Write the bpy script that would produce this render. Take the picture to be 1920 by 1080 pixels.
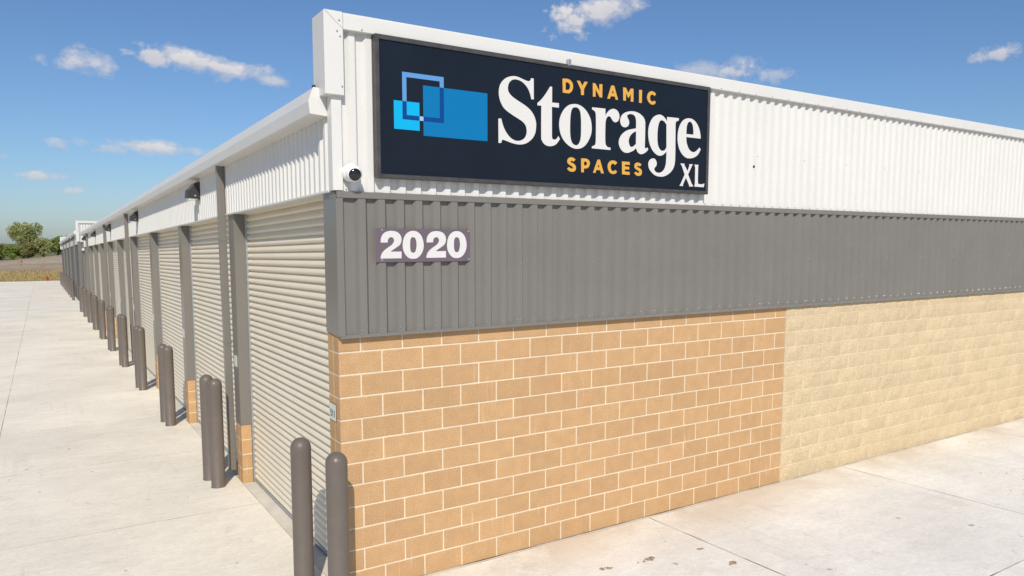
import bpy, bmesh, math, random
from mathutils import Vector, Matrix, noise as mnoise

scene = bpy.context.scene
for o in list(bpy.data.objects): bpy.data.objects.remove(o)
R = math.radians
SL = 0.0157                      # the whole site falls 1.57 % towards +y
def gz(y): return -SL * y

# ------------------------------------------------------------------ camera
cam = bpy.data.cameras.new('camera'); cam_o = bpy.data.objects.new('camera', cam)
scene.collection.objects.link(cam_o)
cam_o.location = (-2.177, -6.265, 3.200)
cam_o.rotation_euler = (R(84.300), R(-0.023), R(-32.466))
cam.sensor_fit = 'HORIZONTAL'; cam.sensor_width = 36
cam.lens = 36 * 1386.84 / 1920
cam.shift_y = (594.9 - 540) / 1920
cam.clip_start = 0.05; cam.clip_end = 8000
scene.camera = cam_o

# ------------------------------------------------------------------ sun and sky
TRAVEL = Vector((0.48, 1.0, -0.925)).normalized()       # the way the light goes
TO_SUN = -TRAVEL
EL = math.asin(TO_SUN.z); AZ = math.atan2(TO_SUN.x, TO_SUN.y)
sun = bpy.data.lights.new('sun', 'SUN'); sun.energy = 4.2; sun.angle = R(0.53); sun.color = (1.0, 0.93, 0.82)
sun_o = bpy.data.objects.new('sun', sun); scene.collection.objects.link(sun_o)
sun_o.rotation_euler = TRAVEL.to_track_quat('-Z', 'Y').to_euler()
sun_o.location = (-10, -25, 30)

SKY_STRENGTH = 0.105
world = bpy.data.worlds.new('World'); scene.world = world; world.use_nodes = True
def build_sky():
    nt = world.node_tree; N = nt.nodes; L = nt.links; N.clear()
    def nd(t, **k):
        n = N.new(t)
        for a, v in k.items(): setattr(n, a, v)
        return n
    def ma(op, a, b=None, c=None, clamp=False):
        n = nd('ShaderNodeMath', operation=op, use_clamp=clamp)
        for i, v in enumerate((a, b, c)):
            if v is None: continue
            if isinstance(v, (int, float)): n.inputs[i].default_value = v
            else: L.new(v, n.inputs[i])
        return n.outputs[0]
    out = nd('ShaderNodeOutputWorld'); bg = nd('ShaderNodeBackground'); bg.inputs['Strength'].default_value = SKY_STRENGTH
    L.new(bg.outputs[0], out.inputs['Surface'])
    sky = nd('ShaderNodeTexSky', sky_type='NISHITA', sun_disc=False)
    sky.sun_elevation = EL; sky.sun_rotation = AZ % (2 * math.pi)
    sky.altitude = 0; sky.air_density = 1.0; sky.dust_density = 0.65; sky.ozone_density = 8.0
    tc = nd('ShaderNodeTexCoord'); sep = nd('ShaderNodeSeparateXYZ'); L.new(tc.outputs['Generated'], sep.inputs[0])
    x, y, z = sep.outputs
    az = ma('MULTIPLY', ma('ARCTAN2', x, y), 180 / math.pi)
    el = ma('MULTIPLY', ma('ARCSINE', z), 180 / math.pi)
    def noise(scale, det, rough, stretch=1.0):
        mp = nd('ShaderNodeMapping'); mp.inputs['Scale'].default_value = (1, 1, stretch); L.new(tc.outputs['Generated'], mp.inputs[0])
        n = nd('ShaderNodeTexNoise'); n.inputs['Scale'].default_value = scale; n.inputs['Detail'].default_value = det
        n.inputs['Roughness'].default_value = rough; L.new(mp.outputs[0], n.inputs['Vector']); return n.outputs['Fac']
    n1 = noise(22, 9, 0.62, 1.7); n2 = noise(60, 6, 0.6, 1.3)
    wob = ma('ADD', ma('MULTIPLY', ma('SUBTRACT', n1, 0.5), 4.6), ma('MULTIPLY', ma('SUBTRACT', n2, 0.5), 1.6))
    small = ma('ADD', ma('MULTIPLY', ma('SUBTRACT', n2, 0.5), 5.5), ma('MULTIPLY', ma('SUBTRACT', n1, 0.5), 1.0))
    # azimuth, elevation, half width, half height (degrees), slope, density
    clouds = [(2.7, 11.7, 1.7, .75, -.05, 1), (0.7, 11.6, .5, .3, 0, .5), (7.3, 12.5, 1.3, .6, -.1, .9), (11.0, 12.2, 3.9, .66, -.11, 1), (15.0, 11.5, 1.6, .42, -.1, .75),
              (6.9, 6.55, 2.9, .5, -.06, 1), (4.4, 6.3, .8, .3, 0, .45), (1.3, 6.4, .5, .3, 0, .5), (.2, 4.35, 1.2, .28, 0, .75), (1.8, 3.4, .9, .22, 0, .6), (-2.2, 5.6, .5, .3, 0, .7), (2.6, 6.6, .4, .2, 0, .3),
              (36.8, 16.2, 1.3, 1.1, 0, 1), (39.4, 16.8, 2.2, 1.0, .2, 1), (43.6, 18.6, 1.7, 1.0, 0, 1), (46.4, 12.3, 3.0, .8, 0, .62), (48.7, 12.2, 1.4, .65, 0, .8), (51.7, 11.75, 1.3, .42, 0, .55), (64.9, 11.8, 1.3, .42, .06, .8),
              (-14, 9, 5, 1.1, .05, 1), (-34, 14, 6, 1.6, 0, 1), (88, 11, 6, 1.3, 0, 1), (150, 14, 7, 1.6, 0, 1), (-100, 15, 7, 1.6, 0, 1)]
    tot = None; shade = None
    for (a0, e0, hw, hh, sl, dn) in clouds:
        da = ma('SUBTRACT', az, a0)
        de = ma('SUBTRACT', ma('SUBTRACT', el, e0), ma('MULTIPLY', da, sl))
        u = ma('DIVIDE', da, hw * 1.25); v = ma('DIVIDE', de, hh * 1.25)
        d = ma('SQRT', ma('ADD', ma('MULTIPLY', u, u), ma('MULTIPLY', v, v)))
        f = ma('MULTIPLY', ma('ADD', ma('SUBTRACT', 1.0, d), ma('MULTIPLY', wob if hw > 1.4 else small, 0.55)), 1.4, clamp=True)
        f = ma('MULTIPLY', f, dn)
        s = ma('MULTIPLY', f, ma('ADD', ma('MULTIPLY', v, 0.5), 0.55, clamp=True))
        tot = f if tot is None else ma('MAXIMUM', tot, f)
        shade = s if shade is None else ma('MAXIMUM', shade, s)
    lit = ma('ADD', ma('MULTIPLY', shade, 0.75), ma('MULTIPLY', n2, 0.45), clamp=True)
    col = nd('ShaderNodeMixRGB'); col.inputs[1].default_value = (.46 / SKY_STRENGTH, .47 / SKY_STRENGTH, .54 / SKY_STRENGTH, 1)
    col.inputs[2].default_value = (.84 / SKY_STRENGTH, .81 / SKY_STRENGTH, .80 / SKY_STRENGTH, 1); L.new(lit, col.inputs[0])
    mx = nd('ShaderNodeMixRGB'); L.new(ma('MULTIPLY', tot, 0.92), mx.inputs[0]); L.new(sky.outputs[0], mx.inputs[1]); L.new(col.outputs[0], mx.inputs[2])
    L.new(mx.outputs[0], bg.inputs['Color'])
build_sky()
world.cycles.sampling_method = 'MANUAL'; world.cycles.sample_map_resolution = 256
scene.view_settings.view_transform = 'Standard'; scene.view_settings.look = 'None'
scene.view_settings.exposure = 0.0; scene.view_settings.gamma = 1.0; scene.view_settings.use_curve_mapping = False
scene.render.engine = 'CYCLES'; scene.cycles.max_bounces = 5; scene.cycles.diffuse_bounces = 3; scene.cycles.glossy_bounces = 2; scene.cycles.transmission_bounces = 2

# ------------------------------------------------------------------ helpers
COL = scene.collection
def link(o): COL.objects.link(o); return o
def mobj(name, mesh, mat=None, parent=None, loc=None):
    o = bpy.data.objects.new(name, mesh); link(o)
    if mat is not None and not mesh.materials: mesh.materials.append(mat)
    if parent is not None: o.parent = parent
    if loc is not None: o.location = loc
    return o
def empty(name, loc=(0, 0, 0), parent=None):
    o = bpy.data.objects.new(name, None); o.empty_display_size = .2; link(o); o.location = loc
    if parent is not None: o.parent = parent
    return o
def tag(o, label, cat, group=None):
    o['label'] = label; o['category'] = cat
    if group: o['group'] = group
    return o
def struct(o): o['kind'] = 'structure'; return o
def stuff(o): o['kind'] = 'stuff'; return o

class MB:
    def __init__(s): s.v = []; s.f = []; s.m = []
    def box(s, x0, x1, y0, y1, z0, z1, shear=False):
        b = len(s.v)
        for (x, y, z) in ((x0, y0, z0), (x1, y0, z0), (x1, y1, z0), (x0, y1, z0), (x0, y0, z1), (x1, y0, z1), (x1, y1, z1), (x0, y1, z1)):
            s.v.append((x, y, z + (gz(y) if shear else 0)))
        for f in ((0, 3, 2, 1), (4, 5, 6, 7), (0, 1, 5, 4), (1, 2, 6, 5), (2, 3, 7, 6), (3, 0, 4, 7)): s.f.append(tuple(b + i for i in f))
        return s
    def prism(s, pts, fn0, fn1, caps=True):
        """pts: closed 2D profile; fn0/fn1 map a profile point to the two ends"""
        b = len(s.v); n = len(pts)
        for p in pts: s.v.append(fn0(*p))
        for p in pts: s.v.append(fn1(*p))
        for i in range(n):
            j = (i + 1) % n; s.f.append((b + i, b + j, b + n + j, b + n + i))
        if caps: s.f.append(tuple(b + i for i in reversed(range(n)))); s.f.append(tuple(b + n + i for i in range(n)))
        return s
    def sheet(s, pts, fn0, fn1):
        b = len(s.v); n = len(pts)
        for p in pts: s.v.append(fn0(*p))
        for p in pts: s.v.append(fn1(*p))
        for i in range(n - 1): s.f.append((b + i, b + i + 1, b + n + i + 1, b + n + i))
        return s
    def lathe(s, prof, c=(0, 0, 0), seg=32, axis='z', closed=False):
        """prof: (radius, height) pairs"""
        b = len(s.v); n = len(prof)
        for k in range(seg):
            a = 2 * math.pi * k / seg
            for (r, h) in prof:
                p = (r * math.cos(a), r * math.sin(a), h)
                if axis == 'y': p = (p[0], p[2], p[1])
                if axis == 'x': p = (p[2], p[0], p[1])
                s.v.append((c[0] + p[0], c[1] + p[1], c[2] + p[2]))
        for k in range(seg):
            k2 = (k + 1) % seg
            for i in range(n - 1): s.f.append((b + k * n + i, b + k2 * n + i, b + k2 * n + i + 1, b + k * n + i + 1))
        return s
    def mesh(s, name, mat=None, bevel=0, smooth=False, seg=1, angle=None):
        me = bpy.data.meshes.new(name); me.from_pydata(s.v, [], s.f); me.update()
        bm = bmesh.new(); bm.from_mesh(me)
        bmesh.ops.remove_doubles(bm, verts=bm.verts, dist=1e-5)
        bmesh.ops.recalc_face_normals(bm, faces=bm.faces)
        if bevel:
            ed = [e for e in bm.edges if len(e.link_faces) == 2 and e.calc_face_angle(0) > 0.5]
            bmesh.ops.bevel(bm, geom=ed, offset=bevel, segments=seg, affect='EDGES', profile=.5)
        if smooth:
            for f in bm.faces: f.smooth = True
            if angle:
                for e in bm.edges:
                    if len(e.link_faces) == 2 and e.calc_face_angle(0) > angle: e.smooth = False
        bm.to_mesh(me); bm.free()
        if mat: me.materials.append(mat)
        return me
    def obj(s, name, mat, parent=None, loc=None, **k): return mobj(name, s.mesh(name, mat, **k), None, parent, loc)

# ------------------------------------------------------------------ materials
def mat(name, base, rough=.6, metal=0., spec=.5, var=0., var_scale=3., fine=0., fine_scale=120., bump=0., bump_scale=150., rand=0., streak=0., streak_col=(.8, .75, .65), rough_var=0., coords='pos', coat=0.):
    m = bpy.data.materials.new(name); m.use_nodes = True; nt = m.node_tree; N = nt.nodes; L = nt.links
    p = N['Principled BSDF']; p.inputs['Roughness'].default_value = rough; p.inputs['Metallic'].default_value = metal
    p.inputs['Specular IOR Level'].default_value = spec; p.inputs['Coat Weight'].default_value = coat
    geo = N.new('ShaderNodeNewGeometry'); pos = geo.outputs['Position']
    def noise(scale, det=5, rough=.6, sc=None):
        v = pos
        if sc:
            mp = N.new('ShaderNodeMapping'); mp.inputs['Scale'].default_value = sc; L.new(pos, mp.inputs[0]); v = mp.outputs[0]
        n = N.new('ShaderNodeTexNoise'); n.inputs['Scale'].default_value = scale; n.inputs['Detail'].default_value = det; n.inputs['Roughness'].default_value = rough
        L.new(v, n.inputs['Vector']); return n.outputs['Fac']
    def mr(val, a, b, c, d):
        n = N.new('ShaderNodeMapRange'); L.new(val, n.inputs[0])
        for i, q in enumerate((a, b, c, d)): n.inputs[i + 1].default_value = q
        return n.outputs[0]
    def mul(col, fac):
        n = N.new('ShaderNodeMixRGB'); n.blend_type = 'MULTIPLY'; n.inputs[0].default_value = 1
        if isinstance(col, tuple): n.inputs[1].default_value = (*col, 1)
        else: L.new(col, n.inputs[1])
        L.new(fac, n.inputs[2]); return n.outputs[0]
    c = tuple(base)
    if rand:
        oi = N.new('ShaderNodeObjectInfo'); c = mul(c, mr(oi.outputs['Random'], 0, 1, 1 - rand, 1 + rand))
    if var: c = mul(c, mr(noise(var_scale), .3, .7, 1 - var, 1 + var))
    if fine: c = mul(c, mr(noise(fine_scale, 3, .7), .3, .7, 1 - fine, 1 + fine))
    if streak:
        st = mr(noise(34, 4, .6, (1, 1, .05)), .60, .76, 0, 1); blob = mr(noise(1.5, 3, .5), .46, .62, 0, 1)
        mm = N.new('ShaderNodeMath'); mm.operation = 'MULTIPLY'; L.new(st, mm.inputs[0]); L.new(blob, mm.inputs[1])
        m2 = N.new('ShaderNodeMath'); m2.operation = 'MULTIPLY'; L.new(mm.outputs[0], m2.inputs[0]); m2.inputs[1].default_value = streak
        mx = N.new('ShaderNodeMixRGB'); L.new(m2.outputs[0], mx.inputs[0]); mx.inputs[2].default_value = (*streak_col, 1)
        if isinstance(c, tuple): mx.inputs[1].default_value = (*c, 1)
        else: L.new(c, mx.inputs[1])
        c = mx.outputs[0]
    if isinstance(c, tuple): p.inputs['Base Color'].default_value = (*c, 1)
    else: L.new(c, p.inputs['Base Color'])
    if rough_var: L.new(mr(noise(var_scale * 2), .3, .7, max(0, rough - rough_var), min(1, rough + rough_var)), p.inputs['Roughness'])
    if bump:
        b = N.new('ShaderNodeBump'); b.inputs['Strength'].default_value = bump; b.inputs['Distance'].default_value = .01
        L.new(noise(bump_scale, 4, .65), b.inputs['Height']); L.new(b.outputs[0], p.inputs['Normal'])
    return m

M = {}
M['block'] = mat('brown_block', (.505, .315, .160), .9, spec=.2, rand=.055, var=.07, var_scale=7, fine=.26, fine_scale=95, bump=.4, bump_scale=200, streak=.7, streak_col=(.78, .6, .4))
M['mortar'] = mat('mortar', (.70, .60, .445), .95, spec=.1, var=.08, fine=.08, bump=.3, bump_scale=120)
M['tan'] = mat('tan_split_block', (.58, .462, .295), .92, spec=.15, rand=.035, var=.06, var_scale=3, fine=.30, fine_scale=70, bump=.8, bump_scale=80)
M['tan_mortar'] = mat('tan_mortar', (.72, .60, .42), .95, spec=.1, var=.1, fine=.08, bump=.3)
M['white'] = mat('white_painted_metal', (.655, .645, .615), .42, spec=.4, var=.025, var_scale=1.2, fine=.012, fine_scale=40, streak=.16, streak_col=(.50, .46, .40))
M['grey'] = mat('grey_painted_metal', (.180, .169, .153), .40, spec=.45, var=.05, var_scale=1.5, streak=.22, streak_col=(.27, .25, .225))
M['pier_grey'] = mat('grey_pier_metal', (.178, .165, .148), .29, spec=.6, var=.04, var_scale=1)
M['bollard'] = mat('bollard_sleeve', (.136, .115, .097), .40, spec=.35, fine=.05, fine_scale=60, streak=.3, streak_col=(.21, .185, .16), var=.07, var_scale=4, rough_var=.07)
M['door'] = mat('door_paint', (.725, .645, .50), .42, spec=.45, var=.03, var_scale=2)
M['galv'] = mat('galvanised_steel', (.42, .45, .47), .42, metal=.7, var=.12, var_scale=14)
M['dark'] = mat('dark_rubber', (.02, .021, .024), .7)
M['bronze'] = mat('dark_bronze', (.035, .033, .032), .45, spec=.5, fine=.1)
M['lens'] = mat('frosted_lens', (.75, .76, .72), .25)
M['signface'] = mat('sign_face', (.0085, .0125, .021), .30, spec=.25, var=.12, var_scale=2.5)
M['signframe'] = mat('sign_frame', (.055, .053, .054), .45, spec=.5, var=.25, var_scale=9, fine=.15, fine_scale=50)
M['letter'] = mat('white_vinyl', (.64, .63, .61), .5, spec=.2)
M['gold'] = mat('gold_vinyl', (.64, .345, .065), .5, spec=.2)
M['blue1'] = mat('light_blue_vinyl', (.10, .27, .56), .5, spec=.2); M['blue2'] = mat('cyan_vinyl', (.002, .37, .66), .5, spec=.2)
M['blue3'] = mat('mid_blue_vinyl', (.001, .152, .37), .5, spec=.2); M['blue4'] = mat('deep_blue_vinyl', (.001, .05, .22), .5, spec=.2); M['blue5'] = mat('pale_blue_vinyl', (.28, .46, .68), .5, spec=.2)
M['plate'] = mat('purple_grey_plate', (.135, .103, .128), .35, spec=.5, var=.04, var_scale=6)
M['plastic'] = mat('white_plastic', (.78, .78, .77), .35)
M['black_glass'] = mat('black_glass', (.012, .012, .013), .08, spec=.6)
M['screw'] = mat('screw_steel', (.46, .46, .45), .35, metal=.6)
M['unitplate'] = mat('unit_plate', (.60, .64, .56), .45)
M['ink'] = mat('black_ink', (.02, .02, .02), .5)
M['core'] = mat('dark_core', (.10, .10, .10), .9)
M['filler'] = mat('joint_filler', (.035, .031, .027), .95, var=.4, var_scale=8)
M['foundation'] = mat('foundation_concrete', (.62, .575, .49), .85, spec=.25, var=.13, var_scale=3, fine=.06, fine_scale=60, bump=.15, bump_scale=90)
def joint_material():
    m = bpy.data.materials.new('dirty_joint'); m.use_nodes = True; N = m.node_tree.nodes; L = m.node_tree.links; p = N['Principled BSDF']; p.inputs['Roughness'].default_value = .95
    g = N.new('ShaderNodeNewGeometry'); n = N.new('ShaderNodeTexNoise'); n.inputs['Scale'].default_value = 1.6; n.inputs['Detail'].default_value = 5; L.new(g.outputs['Position'], n.inputs['Vector'])
    r = N.new('ShaderNodeValToRGB'); L.new(n.outputs['Fac'], r.inputs[0]); e = r.color_ramp.elements
    e[0].position = .42; e[0].color = (.03, .026, .022, 1); e[1].position = .62; e[1].color = (.50, .45, .37, 1); L.new(r.outputs[0], p.inputs['Base Color']); return m
M['joint'] = joint_material()
M['red'] = mat('red_paint', (.42, .03, .02), .4)
M['kerb'] = mat('kerb_concrete', (.56, .54, .48), .85, var=.08)

def concrete_material():
    m = bpy.data.materials.new('broomed_concrete'); m.use_nodes = True; nt = m.node_tree; N = nt.nodes; L = nt.links
    p = N['Principled BSDF']; p.inputs['Roughness'].default_value = .82; p.inputs['Specular IOR Level'].default_value = .28
    geo = N.new('ShaderNodeNewGeometry'); pos = geo.outputs['Position']
    def noise(scale, det=6, rough=.6, sc=None, dist=0):
        v = pos
        if sc:
            mp = N.new('ShaderNodeMapping'); mp.inputs['Scale'].default_value = sc; mp.inputs['Rotation'].default_value = (0, 0, .06); L.new(pos, mp.inputs[0]); v = mp.outputs[0]
        n = N.new('ShaderNodeTexNoise'); n.inputs['Scale'].default_value = scale; n.inputs['Detail'].default_value = det; n.inputs['Roughness'].default_value = rough; n.inputs['Distortion'].default_value = dist
        L.new(v, n.inputs['Vector']); return n.outputs['Fac']
    def mr(val, a, b, c, d):
        n = N.new('ShaderNodeMapRange'); L.new(val, n.inputs[0])
        for i, q in enumerate((a, b, c, d)): n.inputs[i + 1].default_value = q
        return n.outputs[0]
    def mix(fac, a, b, mode='MIX'):
        n = N.new('ShaderNodeMixRGB'); n.blend_type = mode
        if isinstance(fac, float): n.inputs[0].default_value = fac
        else: L.new(fac, n.inputs[0])
        for i, q in ((1, a), (2, b)):
            if isinstance(q, tuple): n.inputs[i].default_value = (*q, 1)
            else: L.new(q, n.inputs[i])
        return n.outputs[0]
    def ma(op, a, b):
        n = N.new('ShaderNodeMath'); n.operation = op
        for i, q in enumerate((a, b)):
            if isinstance(q, (int, float)): n.inputs[i].default_value = q
            else: L.new(q, n.inputs[i])
        return n.outputs[0]
    oi = N.new('ShaderNodeObjectInfo')
    sep = N.new('ShaderNodeSeparateXYZ'); L.new(pos, sep.inputs[0])
    front = mr(sep.outputs[1], -1.2, .4, 1, 0)                       # the apron in front was poured later: whiter mix
    c = mix(front, (.835, .775, .66), (.82, .795, .74))
    c = mix(1.0, c, mr(oi.outputs['Random'], 0, 1, .955, 1.035), 'MULTIPLY')
    c = mix(1.0, c, mr(noise(.55, 5, .6), .3, .7, .90, 1.08), 'MULTIPLY')
    c = mix(1.0, c, mr(noise(2.2, 7, .68, (1, 3.2, 1), .5), .3, .7, .935, 1.05), 'MULTIPLY')
    c = mix(1.0, c, mr(noise(14, 7, .8, (1, 1.8, 1)), .3, .7, .87, 1.08), 'MULTIPLY')
    c = mix(1.0, c, mr(noise(75, 3, .75), .3, .7, .88, 1.08), 'MULTIPLY')
    dirt = mr(noise(1.7, 8, .72, None, .8), .56, .72, 0, 1)
    c = mix(ma('MULTIPLY', dirt, .26), c, (.40, .33, .235))
    tyre = ma('MULTIPLY', mr(noise(7, 3, .5, (1, .05, 1)), .58, .72, 0, 1), mr(noise(.35, 2, .5), .48, .62, 0, 1))
    c = mix(ma('MULTIPLY', tyre, .16), c, (.25, .23, .2))
    spots = mr(noise(6.5, 2, .5), .72, .76, 0, 1)
    crack = N.new('ShaderNodeTexVoronoi'); crack.feature = 'DISTANCE_TO_EDGE'; crack.inputs['Scale'].default_value = .33
    wv = N.new('ShaderNodeVectorMath'); wv.operation = 'ADD'; nz = N.new('ShaderNodeTexNoise'); nz.inputs['Scale'].default_value = 2.2; nz.inputs['Detail'].default_value = 5; L.new(pos, nz.inputs['Vector'])
    sc_ = N.new('ShaderNodeVectorMath'); sc_.operation = 'SCALE'; sc_.inputs['Scale'].default_value = .5; L.new(nz.outputs['Color'], sc_.inputs[0]); L.new(pos, wv.inputs[0]); L.new(sc_.outputs[0], wv.inputs[1]); L.new(wv.outputs[0], crack.inputs['Vector'])
    ck = ma('MULTIPLY', mr(crack.outputs['Distance'], .0012, .0035, 1, 0), mr(noise(.6, 3, .5), .50, .60, 0, 1))
    c = mix(ma('MULTIPLY', ck, .16), c, (.24, .2, .15))
    specks = mr(noise(38, 2, .5), .74, .78, 0, 1); c = mix(ma('MULTIPLY', specks, .35), c, (.22, .18, .13))
    c = mix(ma('MULTIPLY', spots, .55), c, (.20, .15, .10))
    # soil washed out along the foot of the front wall
    wash = ma('MULTIPLY', ma('MULTIPLY', mr(sep.outputs[1], -.95, -.10, 0, 1), ma('MULTIPLY', mr(sep.outputs[1], -.02, .02, 1, 0), mr(sep.outputs[0], -.2, .3, 0, 1))), mr(noise(.62, 4, .6, None, .6), .44, .60, 0, 1))
    c = mix(ma('MULTIPLY', wash, .62), c, (.58, .47, .34))
    L.new(c, p.inputs['Base Color'])
    b = N.new('ShaderNodeBump'); b.inputs['Strength'].default_value = .12; b.inputs['Distance'].default_value = .01
    L.new(noise(70, 4, .6, (1, .25, 1)), b.inputs['Height']); L.new(b.outputs[0], p.inputs['Normal'])
    return m
M['concrete'] = concrete_material()

def land_material():
    m = bpy.data.materials.new('dry_land'); m.use_nodes = True; nt = m.node_tree; N = nt.nodes; L = nt.links
    p = N['Principled BSDF']; p.inputs['Roughness'].default_value = .95; p.inputs['Specular IOR Level'].default_value = .1
    geo = N.new('ShaderNodeNewGeometry'); pos = geo.outputs['Position']; sep = N.new('ShaderNodeSeparateXYZ'); L.new(pos, sep.inputs[0])
    def noise(scale, det=5, sc=(1, 1, 1)):
        mp = N.new('ShaderNodeMapping'); mp.inputs['Scale'].default_value = sc; L.new(pos, mp.inputs[0])
        n = N.new('ShaderNodeTexNoise'); n.inputs['Scale'].default_value = scale; n.inputs['Detail'].default_value = det; n.inputs['Roughness'].default_value = .65
        L.new(mp.outputs[0], n.inputs['Vector']); return n.outputs['Fac']
    def ma(op, a, b):
        n = N.new('ShaderNodeMath'); n.operation = op
        for i, q in enumerate((a, b)):
            if isinstance(q, (int, float)): n.inputs[i].default_value = q
            else: L.new(q, n.inputs[i])
        return n.outputs[0]
    yy = ma('ADD', sep.outputs[1], ma('MULTIPLY', ma('SUBTRACT', noise(.07, 4), .5), 14))
    mr = N.new('ShaderNodeMapRange'); L.new(yy, mr.inputs[0]); mr.inputs[1].default_value = 100; mr.inputs[2].default_value = 260
    cr = N.new('ShaderNodeValToRGB'); L.new(mr.outputs[0], cr.inputs[0]); e = cr.color_ramp.elements
    stops = [(0, (.34, .25, .10)), (.10, (.36, .27, .12)), (.13, (.33, .25, .165)), (.24, (.40, .325, .235)), (.29, (.33, .26, .18)), (.34, (.42, .35, .26)), (.47, (.34, .27, .19)), (.56, (.20, .19, .09)), (1, (.17, .17, .08))]
    while len(e) < len(stops): e.new(.5)
    for el, (q, c) in zip(e, stops): el.position = q; el.color = (*c, 1)
    mx = N.new('ShaderNodeMixRGB'); mx.blend_type = 'MULTIPLY'; mx.inputs[0].default_value = 1; L.new(cr.outputs[0], mx.inputs[1])
    r2 = N.new('ShaderNodeMapRange'); L.new(noise(.9, 7, (.6, 1.6, 1)), r2.inputs[0])
    for i, q in enumerate((.3, .7, .68, 1.25)): r2.inputs[i + 1].default_value = q
    L.new(r2.outputs[0], mx.inputs[2]); L.new(mx.outputs[0], p.inputs['Base Color'])
    b = N.new('ShaderNodeBump'); b.inputs['Strength'].default_value = .6; b.inputs['Distance'].default_value = .3; L.new(noise(1.5, 6), b.inputs['Height']); L.new(b.outputs[0], p.inputs['Normal'])
    return m
M['land'] = land_material()

def leaf_material(name, c0, c1, rough=.6, trans=.38):
    m = bpy.data.materials.new(name); m.use_nodes = True; nt = m.node_tree; N = nt.nodes; L = nt.links; p = N['Principled BSDF']
    p.inputs['Roughness'].default_value = rough; p.inputs['Specular IOR Level'].default_value = .25
    geo = N.new('ShaderNodeNewGeometry'); mx = N.new('ShaderNodeMixRGB'); L.new(geo.outputs['Random Per Island'], mx.inputs[0])
    mx.inputs[1].default_value = (*c0, 1); mx.inputs[2].default_value = (*c1, 1); L.new(mx.outputs[0], p.inputs['Base Color'])
    tr = N.new('ShaderNodeBsdfTranslucent'); L.new(mx.outputs[0], tr.inputs[0]); ms = N.new('ShaderNodeMixShader'); ms.inputs[0].default_value = trans
    L.new(p.outputs[0], ms.inputs[1]); L.new(tr.outputs[0], ms.inputs[2]); L.new(ms.outputs[0], N['Material Output'].inputs['Surface']); return m
M['leaf_a'] = leaf_material('dull_green_leaf', (.27, .31, .10), (.52, .52, .24)); M['leaf_b'] = leaf_material('dark_green_leaf', (.15, .21, .05), (.30, .37, .10))
M['leaf_c'] = leaf_material('olive_leaf', (.19, .20, .07), (.36, .34, .13))
M['straw'] = leaf_material('dry_grass_blade', (.42, .31, .13), (.62, .49, .25), .8, .3); M['bark'] = mat('bark', (.09, .07, .05), .9, var=.3, var_scale=6)
M['weed'] = leaf_material('dry_weed', (.45, .24, .14), (.55, .36, .24), .8, .2)

# ------------------------------------------------------------------ ground
rng = random.Random(7)
PROF = [(-400, 3.0), (-60, -gz(60)), (104, gz(104)), (106, -1.66), (110, -1.30), (116, -.90), (121, -.78), (135, -.52), (150, -.36), (162, -.22), (185, -.30), (230, -.4), (400, -.5), (6000, -.5)]
def land_z(x, y):
    for (a, za), (b, zb) in zip(PROF, PROF[1:]):
        if a <= y <= b: z = za + (zb - za) * (y - a) / (b - a); break
    else: z = PROF[0][1] if y < 0 else PROF[-1][1]
    if y > 106:
        k = min(1, (y - 106) / 20)
        z += k * (1.35 * math.exp(-((x - 6) / 9) ** 2 - ((y - 174) / 14) ** 2) - .55 * math.exp(-((x + 14) / 8) ** 2 - ((y - 160) / 22) ** 2) + .14 * mnoise.noise(Vector((x * .13, y * .13, 3))))
    return z - (.09 if y < 105 else 0)
def build_ground():
    xs = [-3000, -900, -300, -120, -70] + [-50 + i * 2.5 for i in range(41)] + [70, 120, 300, 900, 3000]
    ys = [-1500, -400, -60, -30, 0, 40, 80, 100, 103.2, 104.6] + [106 + 2 * i for i in range(55)] + [240, 300, 450, 900, 2500, 6000]
    mb = MB()
    for y in ys:
        for x in xs: mb.v.append((x, y, land_z(x, y)))
    n = len(xs)
    for j in range(len(ys) - 1):
        for i in range(n - 1): mb.f.append((j * n + i, j * n + i + 1, (j + 1) * n + i + 1, (j + 1) * n + i))
    struct(mb.obj('ground', M['land'], smooth=True))
build_ground()

pave = MB()
pave.box(-11.4, 26, -24, -.02, -.16, -.0025, True); pave.box(-11.4, .0, -.02, 104, -.16, -.0025, True); pave.box(.02, 26, 43.4, 49.7, -.16, -.0025, True)
pavement = struct(pave.obj('concrete_pavement', M['joint']))
slab_cache = {}
def slab(x0, x1, y0, y1, g=.0045):
    w, d = round(x1 - x0 - 2 * g, 3), round(y1 - y0 - 2 * max(g, .008), 3)
    if (w, d) not in slab_cache:
        mb = MB(); mb.box(-w / 2, w / 2, -d / 2, d / 2, -.05, 0)
        mb.v = [(x, y, z + gz(y)) for x, y, z in mb.v]
        slab_cache[(w, d)] = mb.mesh('slab', M['concrete'])
    cx, cy = (x0 + x1) / 2, (y0 + y1) / 2
    mobj('slab', slab_cache[(w, d)], None, pavement, (cx, cy, gz(cy)))
XL = [-11.4, -7.2, -2.93, 0.0]
yl = [-.1 + 3.15 * i for i in range(34)]
for i in range(3):
    for a, b in zip(yl, yl[1:]):
        if a < 103.9: slab(XL[i], XL[i + 1], a, min(b, 103.9))
XF = [-11.4, -7.2, -3.5, 0.0, 3.69, 7.42, 11.42, 15.2, 19.0, 22.8]
for a, b in zip(XF, XF[1:]):
    for (c, d) in ((-3.0, -.1), (-6.4, -3.0), (-9.8, -6.4), (-13.2, -9.8), (-18, -13.2)):
        slab(a, b, c, d if not (d == -.1 and a >= 0) else -.036, .0085)
kb = MB(); kb.box(-11.4, 6, 103.9, 104.1, -.1, .10, True); struct(kb.obj('kerb', M['kerb'], bevel=.015))

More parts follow.
